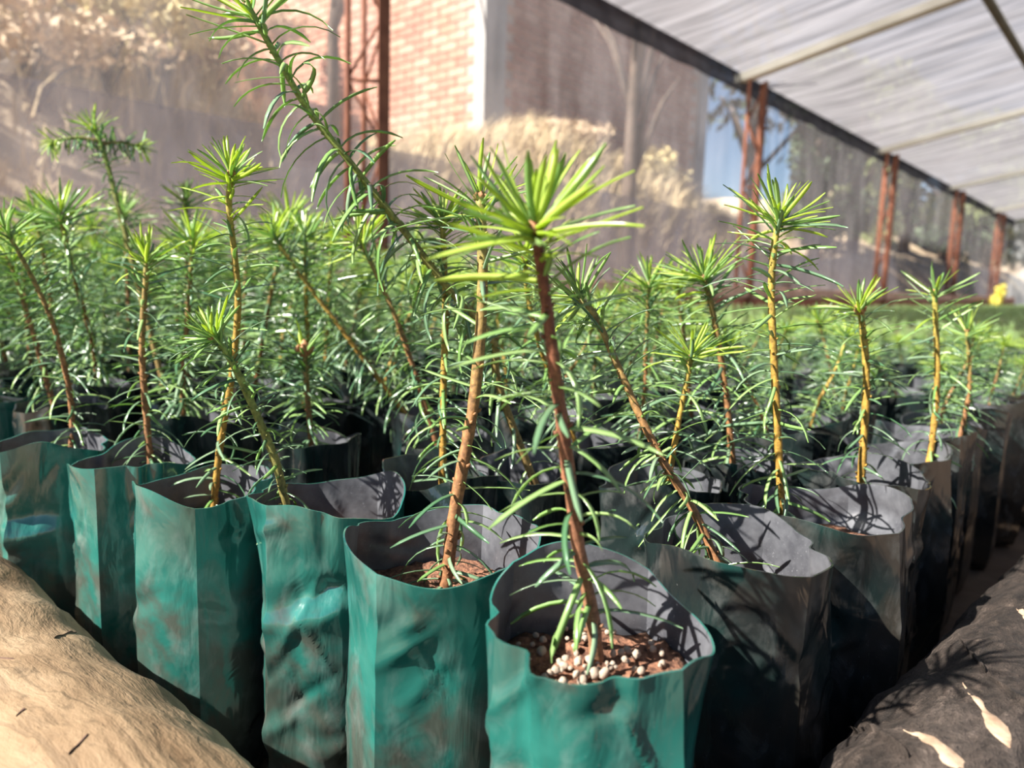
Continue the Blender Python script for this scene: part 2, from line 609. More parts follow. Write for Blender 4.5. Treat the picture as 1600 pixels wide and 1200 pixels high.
# lattice steel posts along the net wall and the roof beams above them
for k in range(5):
    x = P0 + k * PS
    root = tag(empty('lattice_post', (x, WQ - 0.16, 0)), None, 'post', 'lattice posts along the net wall')
    root['label'] = ['rusty lattice steel post nearest the brick building corner', 'rusty lattice post standing against the blue sky patch',
                     'rusty lattice post right of the sky patch, third along the net wall', 'rusty lattice post fourth along the net wall',
                     'rusty lattice post farthest along the net wall'][k]
    h = ZE - 0.06
    m1 = MB()
    m1.box((-0.004, -0.06, 0), (0.052, -0.054, h))
    m1.box((0.046, -0.06, 0), (0.052, -0.004, h))
    m1.build('angle_bar', ['rust'], root)
    m2 = MB()
    m2.tube([(-0.09, 0.02, 0), (-0.088, 0.02, h)], [0.013, 0.013], 8)
    m2.build('rod', ['rust'], root, True)
    m2 = MB()
    m2.tube([(0.03, 0.075, 0), (0.03, 0.075, h)], [0.011, 0.011], 8)
    m2.build('rod', ['rust'], root, True)
    zz = 0.12
    s = 0
    while zz + 0.24 < h:
        for (A, B) in (((-0.09, 0.02), (0.02, -0.055)), ((0.03, 0.075), (0.048, -0.03))):
            a_, b_ = (A, B) if s % 2 == 0 else (B, A)
            mm = MB()
            mm.tube([(a_[0], a_[1], zz), (b_[0], b_[1], zz + 0.24)], [0.006, 0.006], 6)
            mm.build('lacing_bar', ['rust'], root, True)
        if s % 3 == 1:
            mm = MB()
            mm.tube([(-0.09, 0.02, zz), (0.0, -0.055, zz)], [0.007, 0.007], 6)
            mm.build('rung', ['rust'], root, True)
        zz += 0.24
        s += 1
    bm_ = MB()
    L = 6.0
    for sx in (1,):
        b0 = len(bm_.v)
        for (y, ) in ((WQ,), (WQ - L,)):
            zb = roof_z(0, y)
            for (dx, dz) in ((-0.042, -0.055), (0.042, -0.055), (0.042, 0.0), (-0.042, 0.0)):
                bm_.v.append((x + dx, y, zb + dz))
        for q in ((0, 1, 2, 3), (7, 6, 5, 4), (0, 4, 5, 1), (1, 5, 6, 2), (2, 6, 7, 3), (3, 7, 4, 0)):
            bm_.f.append(tuple(b0 + i for i in q))
            bm_.m.append(0)
    bo = bm_.build('roof_beam', ['beam'])
    tag(bo, ['pale roof beam over the nearest lattice post', 'pale roof beam over the post by the sky patch, longest in view',
             'pale roof beam over the third lattice post', 'pale roof beam over the fourth lattice post', 'pale roof beam nearest the far white sheet'][k],
        'beam', 'roof beams under the net')
d = ray(1572, 40)
t_ = (ZE - 0.05 + SLOPE * WQ - CAM.z) / (d.z + SLOPE * d.y)
yq = d.y * t_
mm = MB()
zq = roof_z(0, yq) - 0.075
mm.tube([(1.75, yq, zq), (18.4, yq, zq)], [0.028, 0.028], 8)
tag(mm.build('roof_purlin', ['purlin'], None, True), 'dark pole running lengthwise below the roof beams', 'pole')

# ------------------------------------------------------------------ brick building behind the net
bx, by = 5.17, 5.0
bld = tag(empty('brick_building', (bx, by, 0)), 'red brick building with a grey concrete corner column behind the net', 'building')
BH = 5.4
mb = MB()
mb.box((0.0, 0.0, 0), (4.3, 5.0, BH))
mb.build('wall_core', ['mortar'], bld)
mb = MB()
mb.box((-0.03, -0.03, 0), (0.26, 0.10, BH + 0.02))
mb.build('corner_column', ['concrete'], bld)
mb = MB()
mb.box((-0.2, -0.2, BH + 0.01), (4.5, 5.2, BH + 0.2))
mb.build('roof_slab', ['concrete'], bld)
mb = MB()
mb.box((4.12, -0.03, 0), (4.33, 0.1, BH + 0.02))
mb.build('end_column', ['concrete'], bld)
bl, bh, jt, pr = 0.235, 0.068, 0.016, 0.014


def brick_mesh(sx, sy, sz, mat):
    b = 0.006
    mm = MB()
    mm.box((0, 0, 0), (sx, sy, sz))
    return mesh('brick', mm.v, mm.f, [mat], None, False)


bmA = [brick_mesh(pr + 0.01, bl, bh, 'brick%d' % i) for i in range(3)]
bmB = [brick_mesh(bl, pr + 0.01, bh, 'brick%d' % i) for i in range(3)]
cands = []
for c in range(int(BH / (bh + jt))):
    z = c * (bh + jt) + 0.01
    off = 0.12 if c % 2 else 0.0
    y = 0.11 + off
    while y + bl < 5.0:
        cands.append(('A', (-pr + random.uniform(-0.003, 0.003), y, z)))
        y += bl + jt
    x = 0.27 + off
    while x + bl < 4.1:
        cands.append(('B', (x, -pr + random.uniform(-0.003, 0.003), z)))
        x += bl + jt
vis, rest = [], []
for k, p in cands:
    q = proj((bx + p[0], by + p[1], p[2]))
    inside = q and 430 < q[0] < 1100 and -20 < q[1] < 330
    roofy = np.interp(q[0], [760, 1175, 1400], [0, 165, 268]) if q and q[0] > 760 else -50
    if inside and q[1] > roofy - 5:
        vis.append((0 if k == 'A' else 1, q[2], k, p))
    else:
        rest.append((k, p))
vis.sort()
for i, (_, _, k, p) in enumerate(vis):
    if i < 300:
        o = obj('brick', random.choice(bmA if k == 'A' else bmB), bld, p)
    else:
        rest.append((k, p))
mb = MB()
for k, p in rest:
    s = (pr + 0.01, bl, bh) if k == 'A' else (bl, pr + 0.01, bh)
    mb.box(p, (p[0] + s[0], p[1] + s[1], p[2] + s[2]), random.randrange(3))
tag(mb.build('bricks', ['brick0', 'brick1', 'brick2'], bld), kind='stuff')


# ------------------------------------------------------------------ vegetation behind the net
def blades(name, spots, mat, hmin, hmax, wid, lean, n):
    V, Fq = [], []
    for (x, y, z, hs) in spots:
        for _ in range(n):
            h = random.uniform(hmin, hmax) * hs
            a = random.uniform(0, 6.283)
            bx_, by_ = x + random.gauss(0, 0.06), y + random.gauss(0, 0.06)
            dx, dy = random.gauss(lean[0], 0.25) * h, random.gauss(lean[1], 0.2) * h
            wx, wy = math.cos(a) * wid, math.sin(a) * wid
            b = len(V)
            for (t, ww) in ((0, 1.0), (0.55, 0.8), (1, 0.1)):
                cx, cy, cz = bx_ + dx * t * t, by_ + dy * t * t, z - 0.03 + h * t * (1 - 0.2 * t)
                V.append((cx - wx * ww, cy - wy * ww, cz))
                V.append((cx + wx * ww, cy + wy * ww, cz))
            Fq += [(b, b + 1, b + 3, b + 2), (b + 2, b + 3, b + 5, b + 4)]
    return obj(name, fast_mesh(name, np.array(V), np.array(Fq), [mat]))


spots = []
for _ in range(900):
    x = random.uniform(3.2, 9.2)
    y = random.uniform(3.5, 4.6)
    spots.append((x, y, hill_z(x, y), 1.0))
tag(blades('dry_grass', spots, 'dry_grass', 0.18, 0.42, 0.006, (0.5, 0.0), 9), 'tall dry straw-coloured grass on the bank', 'grass', kind='stuff')
spots = []
for _ in range(2600):
    y = random.uniform(3.4, 8.0)
    x = random.uniform(-2.0, 3.1 + 0.63 * (y - 5))
    spots.append((x, y, hill_z(x, y), 1.0))
tag(blades('hill_weeds', spots, 'dry_grass', 0.06, 0.28, 0.009, (0.1, -0.1), 6), 'short dry weeds scattered over the hillside', 'weeds', kind='stuff')


def leaf_cloud(center, rad, n, size, seed, mb, mi=0):
    rnd = random.Random(seed)
    for _ in range(n):
        while True:
            p = Vector((rnd.uniform(-1, 1), rnd.uniform(-1, 1), rnd.uniform(-1, 1)))
            if p.length < 1:
                break
        p = Vector((p.x * rad[0], p.y * rad[1], p.z * rad[2])) + Vector(center)
        a = Vector((rnd.gauss(0, 1), rnd.gauss(0, 1), rnd.gauss(0, 1))).normalized()
        b_ = a.cross(Vector((rnd.gauss(0, 1), rnd.gauss(0, 1), rnd.gauss(0, 1)))).normalized()
        s = size * rnd.uniform(0.6, 1.4)
        i = len(mb.v)
        mb.v += [tuple(p - a * s), tuple(p + b_ * s * 0.45 + a * s * 0.1), tuple(p + a * s), tuple(p - b_ * s * 0.45 + a * s * 0.1)]
        mb.f.append((i, i + 1, i + 2, i + 3))
        mb.m.append(mi)


def bush(name, label, cat, x, y, z, h, wd, leafmat, n, size, seed, group=None, blobs=7):
    rnd = random.Random(seed)
    root = tag(empty(name, (x, y, z)), label, cat, group)
    mb = MB()
    lf = MB()
    for k in range(blobs):
        a = rnd.uniform(0, 6.28)
        rr = rnd.uniform(0.1, 0.75) * wd
        c = Vector((math.cos(a) * rr, math.sin(a) * rr, h * rnd.uniform(0.45, 0.92)))
        mid = Vector((c.x * 0.35, c.y * 0.35, c.z * 0.5))
        mb.tube([(0, 0, -0.08), mid, c], [0.022 * h, 0.014 * h, 0.005 * h], 6)
        leaf_cloud(c, (wd * 0.42, wd * 0.42, h * 0.22), n // blobs, size, seed * 31 + k, lf)
    mb.build('branches', ['twig'], root, True)
    tag(lf.build('foliage', [leafmat], root), kind='stuff')
    return root


def bush_px(px, py, Y, h, wd, leafmat, n, size, seed, label, name='dry_shrub', cat='shrub', group=None):
    p = at(px, py, Y)
    z = hill_z(p.x, p.y) if p.y > 2.75 else 0
    return bush(name, label, cat, p.x, p.y, z - 0.02, h, wd, leafmat, n, size, seed, group)


def on_hill(px, py):
    """where the sight line through a pixel meets the hillside"""
    d = ray(px, py)
    t = 2.8 / max(1e-3, d.y)
    for _ in range(900):
        p = CAM + d * t
        if p.y > 23.5 or p.x > 44 or p.z < hill_z(p.x, p.y):
            return p
        t += 0.02
    return CAM + d * 8


for (px, py, h, wd, mat_, n, label) in (
        (215, 60, 0.75, 0.55, 'dry_leaf', 700, 'pale yellow shrub high on the hillside, left of the steel post'),
        (150, 140, 0.6, 0.6, 'dry_leaf', 600, 'straw-coloured bush hanging on the slope above the branching seedling'),
        (250, 150, 0.75, 0.35, 'dry_leaf', 600, 'narrow yellow drooping shrub on the slope'),
        (330, 150, 0.6, 0.5, 'russet_leaf', 500, 'russet brown bush on the slope below the leaning shoot'),
        (40, 150, 0.5, 0.6, 'russet_leaf', 420, 'low russet bush at the edge of the hillside view'),
        (440, 110, 0.8, 0.4, 'russet_leaf', 500, 'dark russet bush against the brick wall'),
        (90, 30, 0.6, 0.5, 'dry_leaf', 420, 'pale dry bush near the top of the slope'),
        (640, 215, 0.30, 0.4, 'russet_leaf', 300, 'russet weeds in front of the lit brick wall'),
        (1020, 300, 0.5, 0.6, 'dry_leaf', 420, 'dry yellow bush below the end of the brick wall')):
    p = on_hill(px, py)
    if px in (640, 1020):
        p.y = min(p.y, by - 0.75)
        p.z = hill_z(p.x, p.y)
    bush('dry_shrub', label, 'shrub', p.x, p.y, p.z - 0.05, h, wd, mat_, n * 3, 0.026, int(px * 7 + py), 'dry shrubs on the hillside')

# fallen roots on the left of the hillside
for i, (a, b, l) in enumerate((((0, 62), (70, 25), 'topmost'), ((0, 92), (60, 72), 'middle'), ((0, 118), (75, 85), 'lowest'))):
    pa, pb = on_hill(*a), on_hill(*b)
    mm = MB()
    mid = (pa + pb) / 2 + Vector((0, -0.06, 0.08))
    mm.tube([pa + Vector((0, -0.03, 0.0)), mid, pb + Vector((0, -0.03, 0.0))], [0.035, 0.028, 0.014], 7)
    tag(mm.build('fallen_branch', ['pale_stone'], None, True), 'pale bare branch on the hillside, %s of three' % l, 'branch', 'bare branches on the hillside')


def tree(px, py, Y, h, spread, leafmat, n, size, seed, label, tr=0.09, low=0.5):
    p = at(px, py, Y)
    z = hill_z(p.x, p.y) - 0.05
    rnd = random.Random(seed)
    root = tag(empty('tree', (p.x, p.y, z)), label, 'tree', 'trees beyond the net')
    mb = MB()
    pts = [(0, 0, 0), (rnd.uniform(-.1, .1), rnd.uniform(-.1, .1), h * 0.35), (rnd.uniform(-.2, .2), 0, h * 0.7), (rnd.uniform(-.3, .3), 0, h)]
    mb.tube(pts, [tr, tr * 0.8, tr * 0.5, tr * 0.2], 9)
    mb.build('trunk', ['twig'], root, True)
    lf = MB()
    br = MB()
    for k in range(12):
        a = rnd.uniform(0, 6.28)
        c = Vector((math.cos(a) * spread * rnd.uniform(.2, .9), math.sin(a) * spread * rnd.uniform(.2, .9), h * rnd.uniform(low, 1.05)))
        br.tube([(0, 0, c.z * 0.6), c * 0.6 + Vector((0, 0, c.z * 0.3)), c], [tr * 0.4, tr * 0.25, tr * 0.08], 6)
        if n:
            leaf_cloud(c, (spread * 0.4, spread * 0.4, h * 0.14), n // 12, size, seed * 17 + k, lf)
    br.build('branches', ['twig'], root, True)
    if n:
        tag(lf.build('foliage', [leafmat], root), kind='stuff')


tree(992, 250, 5.9, 3.0, 0.5, None, 0, 0.05, 3, 'bare dark trunk in front of the shaded brick wall', 0.07)
tree(522, 200, 6.4, 3.4, 0.5, None, 0, 0.05, 5, 'bare dark trunk left of the steel post', 0.06)
tree(1168, 330, 13.0, 4.2, 1.4, 'dark_leaf', 420, 0.10, 7, 'dark leafy tree behind the second lattice post', 0.12)
tree(1275, 350, 14.5, 3.3, 1.0, 'dark_leaf', 3600, 0.10, 9, 'dark dense tree just right of the blue sky patch', 0.14, 0.15)
tree(1335, 350, 15.5, 3.6, 1.5, 'green_leaf', 4200, 0.10, 12, 'pale green tree between the second and third lattice posts', 0.14, 0.2)
tree(1415, 360, 18.5, 3.6, 1.9, 'green_leaf', 4200, 0.12, 13, 'green tree right of the third lattice post', 0.14, 0.1)
tree(1475, 370, 21.5, 3.8, 2.0, 'dark_leaf', 4200, 0.14, 14, 'dark green tree beside the fourth lattice post', 0.14, 0.1)
tree(1545, 380, 25.0, 4.2, 2.4, 'green_leaf', 4200, 0.15, 15, 'far green tree near the end of the net wall', 0.14, 0.1)

for i, (px, py, s) in enumerate(((1353, 400, 0.08), (1345, 342, 0.06), (1368, 378, 0.10), (1440, 350, 0.07))):
    p = on_hill(px, py)
    mm = MB()
    st = bpy.data.meshes.new('stone')
    V, Fc = [], []
    for a in range(7):
        for b in range(10):
            th, ph = math.pi * a / 6, 2 * math.pi * b / 10
            r_ = s * (1 + 0.22 * noise.noise((a * 0.9, math.cos(ph), i + math.sin(ph))))
            V.append((r_ * math.sin(th) * math.cos(ph), r_ * math.sin(th) * math.sin(ph), 0.8 * r_ * math.cos(th)))
    for a in range(6):
        for b in range(10):
            Fc.append((a * 10 + b, (a + 1) * 10 + b, (a + 1) * 10 + (b + 1) % 10, a * 10 + (b + 1) % 10))
    o = obj('stone', mesh('stone', V, Fc, ['pale_stone']), None, p + Vector((0, 0, 0.02)))
    tag(o, ['pale stone lowest of four beyond the net', 'small pale stone topmost beyond the net beside the tip of a seedling', 'pale stone beside the third lattice post, largest of four',
            'pale stone beyond the net between third and fourth lattice post'][i], 'stone', 'pale stones beyond the net')

# yellow flowering plant at the far end of the bed
p = at(1540, 470, 12.4)
bush('yellow_flower_bush', 'bright yellow flowering plant at the far end of the net wall', 'plant', p.x, min(p.y, LQ - 0.25), 0.0, 0.52, 0.17, 'yellow_leaf', 500, 0.03, 77)


# ------------------------------------------------------------------ logs edging the bed
def log_r(c, d_, rad, seed):
    """radius of a log at axis point c in direction d_: uneven, knobbly wood"""
    q = c + d_ * rad
    r_ = rad * (1 + 0.05 * noise.noise((c.x * 4 + d_.x, c.y * 4 + d_.y, seed + d_.z)))
    k = 1.5 if seed == 8 else 1.0
    return r_ + k * (0.0035 * noise.noise((q.x * 26, q.y * 26, q.z * 26 + seed)) + 0.0017 * noise.noise((q.x * 90, q.y * 90, q.z * 90 + seed)))


def log(name, a, b, rad, mat, seed):
    a, b = Vector(a), Vector(b)
    L = (b - a).length
    n, s = int(L / 0.008), 64
    t = (b - a).normalized()
    side = t.cross(Z).normalized()
    V = []
    for i in range(n + 1):
        c = a + (b - a) * (i / n)
        for k in range(s):
            th = 2 * math.pi * k / s
            d_ = side * math.cos(th) + Z * math.sin(th)
            V.append(c + d_ * log_r(c, d_, rad, seed))
    Fc = []
    for i in range(n):
        for k in range(s):
            k2 = (k + 1) % s
            Fc.append((i * s + k, (i + 1) * s + k, (i + 1) * s + k2, i * s + k2))
    Fc.append(tuple(range(s)))
    Fc.append(tuple(n * s + k for k in range(s))[::-1])
    return mesh(name, V, Fc, [mat])


LGP, LGR = (0.106, 0.0), 0.068
ll = obj('edge_log', log('edge_log', (0.100, -0.02, 0.066), (0.078, 2.2, 0.066), LGR, 'log_pale', 3))
tag(ll, 'pale barkless tan log lying along the sunlit edge of the bed', 'log')
lr = obj('edge_log', log('edge_log', (0.20, 0.043, 0.070), (3.2, -0.15, 0.070), 0.070, 'log_dark', 8))
tag(lr, 'bark-covered log darkened with painted shade, lying along the shaded edge of the bed', 'log')


def on_log(px, py, spec):
    """where the sight line through a pixel meets a log"""
    a, b, rad, seed = Vector(spec[0]), Vector(spec[1]), spec[2], spec[3]
    t = (b - a).normalized()
    d = ray(px, py)
    s = 0.05
    while s < 2:
        p = CAM + d * s
        c = a + t * (p - a).dot(t)
        if (p - c).length < rad * 1.2 and (p - c).length < log_r(c, (p - c).normalized(), rad, seed):
            return p
        s += 0.0007
    return None


def flake(parent, name, px0, px1, wid, mat, spec, lift):
    """a sliver lying on the wood: its rim follows the log surface, its middle stands proud"""
    A, B = on_log(*px0, spec), on_log(*px1, spec)
    if not A or not B:
        return
    a, b, rad, seed = Vector(spec[0]), Vector(spec[1]), spec[2], spec[3]
    t = (b - a).normalized()

    def snap(p, up):
        c = a + t * (p - a).dot(t)
        d_ = (p - c).normalized()
        return c + d_ * (log_r(c, d_, rad, seed) + up)
    mm = MB()
    n_, kk = 18, 5
    for i in range(n_ + 1):
        u = i / n_
        p = A.lerp(B, u)
        c = a + t * (p - a).dot(t)
        sd_ = (p - c).normalized().cross(B - A).normalized()
        ww = wid * (0.03 + min(u / 0.85, (1.0 - u) / 0.15)) * (1 + 0.7 * noise.noise((u * 9, px0[0] * 0.37, 0)))
        for k in range(kk):
            f = (k / (kk - 1)) * 2 - 1
            mm.v.append(tuple(snap(p + sd_ * ww * f, -0.0012 if abs(f) == 1 else lift)))
    for i in range(n_):
        for k in range(kk - 1):
            mm.f.append((i * kk + k, i * kk + k + 1, i * kk + kk + k + 1, i * kk + kk + k))
            mm.m.append(0)
    return mm.build(name, [mat], parent, True)


simple('sun_patch_wood', (0.26, 0.17, 0.11), (0.48, 0.35, 0.24), 120, 0.8, 0.6, 0.002)  # pale wood tone for sunlight painted onto the dark log
simple('crack', (0.06, 0.03, 0.02), (0.12, 0.07, 0.05), 60, 0.9, 0.3, 0.001)
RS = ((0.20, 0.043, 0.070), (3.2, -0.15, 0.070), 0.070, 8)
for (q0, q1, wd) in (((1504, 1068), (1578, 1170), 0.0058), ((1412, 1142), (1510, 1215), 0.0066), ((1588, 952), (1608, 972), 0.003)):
    flake(lr, 'sun_patch', q0, q1, wd, 'sun_patch_wood', RS, 0.0005)  # patches of sunlight modelled as pale slivers on the log
for (q0, q1, wd) in (((1330, 1140), (1420, 1185), 0.0016), ((1380, 1060), (1470, 1110), 0.0014), ((1480, 960), (1560, 1010), 0.0014),
                     ((1440, 1010), (1500, 1030), 0.0011), ((1540, 1060), (1600, 1100), 0.0012), ((1500, 1000), (1540, 1050), 0.0012)):
    flake(lr, 'bark_ridge', q0, q1, wd, 'log_dark', RS, 0.0022)
LS = ((0.100, -0.02, 0.066), (0.078, 2.2, 0.066), LGR, 3)
for (q0, q1, wd) in (((383, 992), (425, 955), 0.0012), ((412, 1008), (436, 990), 0.0012), ((108, 1180), (138, 1148), 0.0008), ((26, 1120), (40, 1108), 0.0012),
                     ((142, 985), (185, 975), 0.0008), ((0, 1028), (22, 1030), 0.0008), ((85, 997), (120, 988), 0.0007)):
    flake(ll, 'bark_split', q0, q1, wd, 'crack', LS, 0.0006)
flake(ll, 'bark_chip', (372, 1004), (440, 974), 0.0030, 'log_pale', LS, 0.0022)
flake(ll, 'bark_chip', (225, 985), (300, 970), 0.0034, 'log_pale', LS, 0.0022)

# ------------------------------------------------------------------ bags
ZR = 0.19


RING = {}     # outline of the bag's inside at soil level


def bag_mesh(name, rad, h, seed, hi=True, creases=None, asp=1.0, rot=0.0, tilt=(0, 0), dents=(), soil=0.04, wob=1.0, mat='bag_black'):
    rnd = random.Random(seed)
    N, Mh = (120, 84) if hi else (40, 12)
    if creases is None:
        k = rnd.choice((4, 4, 5))
        a0 = rnd.uniform(3.3, 4.3)
        creases = [a0 + 2 * math.pi * (i + rnd.uniform(-0.22, 0.22)) / k for i in range(k)]
    ca = sorted(c % (2 * math.pi) for c in creases)
    th = [2 * math.pi * i / N for i in range(N)]
    cidx = set()
    for c in ca:
        i = int(round(c / (2 * math.pi) * N)) % N
        th[i] = c if i or c < 3 else c - 2 * math.pi
        cidx.add(i)
    ph = [rnd.uniform(0, 6.28) for _ in range(8)]
    folds = [(rnd.uniform(0, 6.28), rnd.uniform(0.1, 0.95) * h, rnd.uniform(-1, 1), rnd.uniform(0.5, 1.6) * 0.0017 * rnd.choice((-1, 1)),
              rnd.uniform(0.14, 0.42), rnd.uniform(0.0028, 0.0075)) for _ in range(46 if hi else 0)]
    notch = [(rnd.uniform(0, 6.28), rnd.uniform(0.05, 0.11) * rad, rnd.uniform(0.07, 0.16)) for _ in range(3 if hi else 2)]

    def poly(t):
        t %= 2 * math.pi
        for i in range(len(ca)):
            a, b = ca[i], ca[(i + 1) % len(ca)]
            if b <= a:
                b += 2 * math.pi
            tt = t if t >= a else t + 2 * math.pi
            if a <= tt <= b:
                return math.cos((b - a) / 2) / math.cos(tt - (a + b) / 2)
        return 1.0

    pl = [poly(t) for t in th]
    gz = h - soil

    def P(i, z, inset=0.0):
        t = th[i]
        u = z / h
        k = np.interp(u, [0, 0.75, 1.0], [0.72, 0.72, 0.30])
        r_ = rad * ((1 - k) + k * max(0.76, pl[i])) * (1 + 0.06 * k)
        r_ *= 0.90 + 0.10 * min(1, u / 0.12) ** 0.5
        r_ *= 1 + 0.03 * math.sin(math.pi * min(1, u * 1.15)) - 0.015 * u
        e = max(0, (u - 0.55) / 0.45) ** 2
        r_ *= 1 + wob * e * (0.05 * math.sin(2 * t + ph[0]) + 0.035 * math.sin(3 * t + ph[1]) + 0.012 * math.sin(5 * t + ph[2]))
        for (t0, z0, sl, am, wa, wz) in folds:
            dt = (t - t0 + math.pi) % (2 * math.pi) - math.pi
            if abs(dt) < 3 * wa:
                dz = (z - z0) - sl * dt * 0.085
                if abs(dz) < 4 * wz:
                    r_ += am * math.exp(-(dt / wa) ** 2 - (dz / wz) ** 2)
        for (t0, z0, am, wa, wz, sl) in dents:
            dt = (t - t0 + math.pi) % (2 * math.pi) - math.pi
            dz = (z - z0) - sl * dt
            r_ += am * math.exp(-(dt / wa) ** 2) * (math.exp(-((dz + wz * 0.6) / wz) ** 2) - 0.9 * math.exp(-((dz - wz * 0.6) / wz) ** 2))
        for (t0, am, wa) in notch:
            dt = (t - t0 + math.pi) % (2 * math.pi) - math.pi
            r_ -= am * e * math.exp(-(dt / wa) ** 2) - 0.5 * am * e * math.exp(-((dt - 2 * wa) / wa) ** 2)
        r_ -= inset
        ct, st = math.cos(t), math.sin(t)
        x, y = r_ * ct, r_ * st * asp
        zz = z + e * (tilt[0] * ct + tilt[1] * st + wob * (0.0045 * math.sin(2 * t + ph[3]) + 0.0022 * math.sin(3 * t + ph[4]) + 0.0007 * math.sin(7 * t + ph[5])))
        c, s = math.cos(rot), math.sin(rot)
        return (x * c - y * s, x * s + y * c, zz)

    V, Fc, mi = [], [], []
    zs = [h * (i / Mh) for i in range(Mh + 1)]
    for z in zs:
        V += [P(i, z) for i in range(N)]
    Mi = max(3, int(Mh * 0.35))
    base = len(V)
    zi = [h - (soil + 0.012) * j / Mi for j in range(Mi + 1)]
    for z in zi:
        V += [P(i, z, 0.0009) for i in range(N)]

    def ring(a, b, m_):
        for i in range(N):
            j = (i + 1) % N
            Fc.append((a + i, a + j, b + j, b + i))
            mi.append(m_)
    for k in range(Mh):
        ring(k * N, (k + 1) * N, 0)
    ring(Mh * N, base, 0)
    for k in range(Mi):
        ring(base + k * N, base + (k + 1) * N, 1)
    Fc.append(tuple(range(N))[::-1])
    mi.append(0)
    me = mesh(name, V, Fc, [mat, 'bag_inner'], mi)
    se = [False] * len(me.edges)
    for e in me.edges:
        a, b = e.vertices
        if a % N in cidx and a % N == b % N:
            se[e.index] = True
        elif (Mh * N <= a < (Mh + 1) * N and Mh * N <= b < (Mh + 1) * N) or (base <= a < base + N and base <= b < base + N):
            se[e.index] = True
    at_ = me.attributes.new('sharp_edge', 'BOOLEAN', 'EDGE')
    at_.data.foreach_set('value', se)
    RING[me.name] = [P(i, h - soil, 0.0016) for i in range(0, N, 2)]
    return me


def soil_mesh(ring, seed):
    V, Fc = [(0, 0, 0.004)], []
    nr, ns = 7, len(ring)
    for a in range(1, nr + 1):
        for b in range(ns):
            x, y = ring[b][0] * a / nr, ring[b][1] * a / nr
            V.append((x, y, 0.0035 * noise.noise((x * 90, y * 90, seed)) + 0.003 * noise.noise((x * 220, y * 220, seed))))
    for b in range(ns):
        V.append((ring[b][0] * 0.97, ring[b][1] * 0.97, -0.006))
    for b in range(ns):
        Fc.append((0, 1 + b, 1 + (b + 1) % ns))
    for a in range(nr):
        for b in range(ns):
            o = 1 + a * ns
            Fc.append((o + b, o + ns + b, o + ns + (b + 1) % ns, o + (b + 1) % ns))
    return mesh('soil', V, Fc, ['soil'])


# ------------------------------------------------------------------ needles and stems
def needle_geo(droop, side, seg=6, wid=0.040):
    V, Fq = [], []
    ang = 0.0
    x = z = 0.0
    for i in range(seg + 1):
        u = i / seg
        ww = wid * min(1, 0.45 + u * 3.5) * (1.0 if u < 0.8 else math.sqrt(max(0.02, (1.02 - u) / 0.22)))
        y = side * u * u
        nx, nz = math.sin(ang), math.cos(ang)
        th_ = 0.012 * (1 - 0.5 * u)
        V += [(x, y + ww, z), (x - nx * th_ * 0.4, y, z - nz * th_ * 0.4), (x, y - ww, z), (x - nx * th_ * 1.8, y, z - nz * th_ * 1.8)]
        ang = droop * (u + 1 / seg)
        x += math.cos(ang) / seg
        z -= math.sin(ang) / seg
    for i in range(seg):
        for k in range(4):
            k2 = (k + 1) % 4
            Fq.append((i * 4 + k, (i + 1) * 4 + k, (i + 1) * 4 + k2, i * 4 + k2))
    Fq.append((seg * 4, seg * 4 + 1, seg * 4 + 2, seg * 4 + 3))
    return np.array(V), np.array(Fq)


DROOPS = (-0.25, 0.05, 0.30, 0.65, 1.05, 1.5)
GEO = [[needle_geo(d_, s_) for s_ in (-0.07, 0.09)] for d_ in DROOPS]
GEO_LO = [[needle_geo(d_, s_, 4) for s_ in (-0.07, 0.09)] for d_ in DROOPS]
NMESH = {}
for di in range(len(DROOPS)):
    for si in range(2):
        for ci in range(3):
            V_, F_ = GEO[di][si]
            NMESH[di, si, ci] = fast_mesh('needle', V_, F_, [NM[ci]])


def spline(pts, n):
    pts = [Vector(p) for p in pts]
    if len(pts) == 2:
        return [pts[0].lerp(pts[1], i / n) for i in range(n + 1)]
    P_ = [pts[0] * 2 - pts[1]] + pts + [pts[-1] * 2 - pts[-2]]
    out = []
    segs = len(pts) - 1
    for i in range(n + 1):
        u = i / n * segs
        k = min(segs - 1, int(u))
        t = u - k
        a, b, c, d_ = P_[k:k + 4]
        out.append(0.5 * ((2 * b) + (c - a) * t + (2 * a - 5 * b + 4 * c - d_) * t * t + (3 * b - a - 3 * c + d_) * t ** 3))
    return out


def stem_mesh(path, r0, r1, mat, seed, hi=True):
    r0, r1 = r0 * 0.74, r1 * 0.72
    n = len(path)
    sides = 12 if hi else 7
    mb = MB()
    rnd = random.Random(seed)
    rad = [(r0 + (r1 - r0) * (i / (n - 1))) * (1 + (0.09 if hi else 0.0) * rnd.uniform(-1, 1)) for i in range(n)]
    rad[0] *= 1.25
    mb.tube(path, rad, sides)
    nmain = len(mb.v)
    age = []
    for i in range(n):
        age += [i / (n - 1)] * sides
    # leaf scars and small woody pegs on the bark
    for k in range(46 if hi else 10):
        i = rnd.randrange(1, n - 1)
        t = (path[i + 1] - path[i - 1]).normalized()
        a = t.orthogonal().normalized()
        a.rotate(Matrix.Rotation(rnd.uniform(0, 6.28), 3, t))
        p = path[i] + (path[i + 1] - path[i]) * rnd.random()
        s = rad[i] * rnd.uniform(0.18, 0.48)
        c0 = p + a * rad[i] * 0.85
        mb.tube([c0, c0 + a * s + t * s * 0.6, c0 + a * s * 1.5 + t * s * 1.3], [s, s * 0.8, s * 0.2], 5)
        age += [i / (n - 1)] * (len(mb.v) - len(age))
    me = mesh('stem', mb.v, mb.f, [mat], mb.m)
    aa = me.attributes.new('age', 'FLOAT', 'POINT')
    aa.data.foreach_set('value', age)
    return me


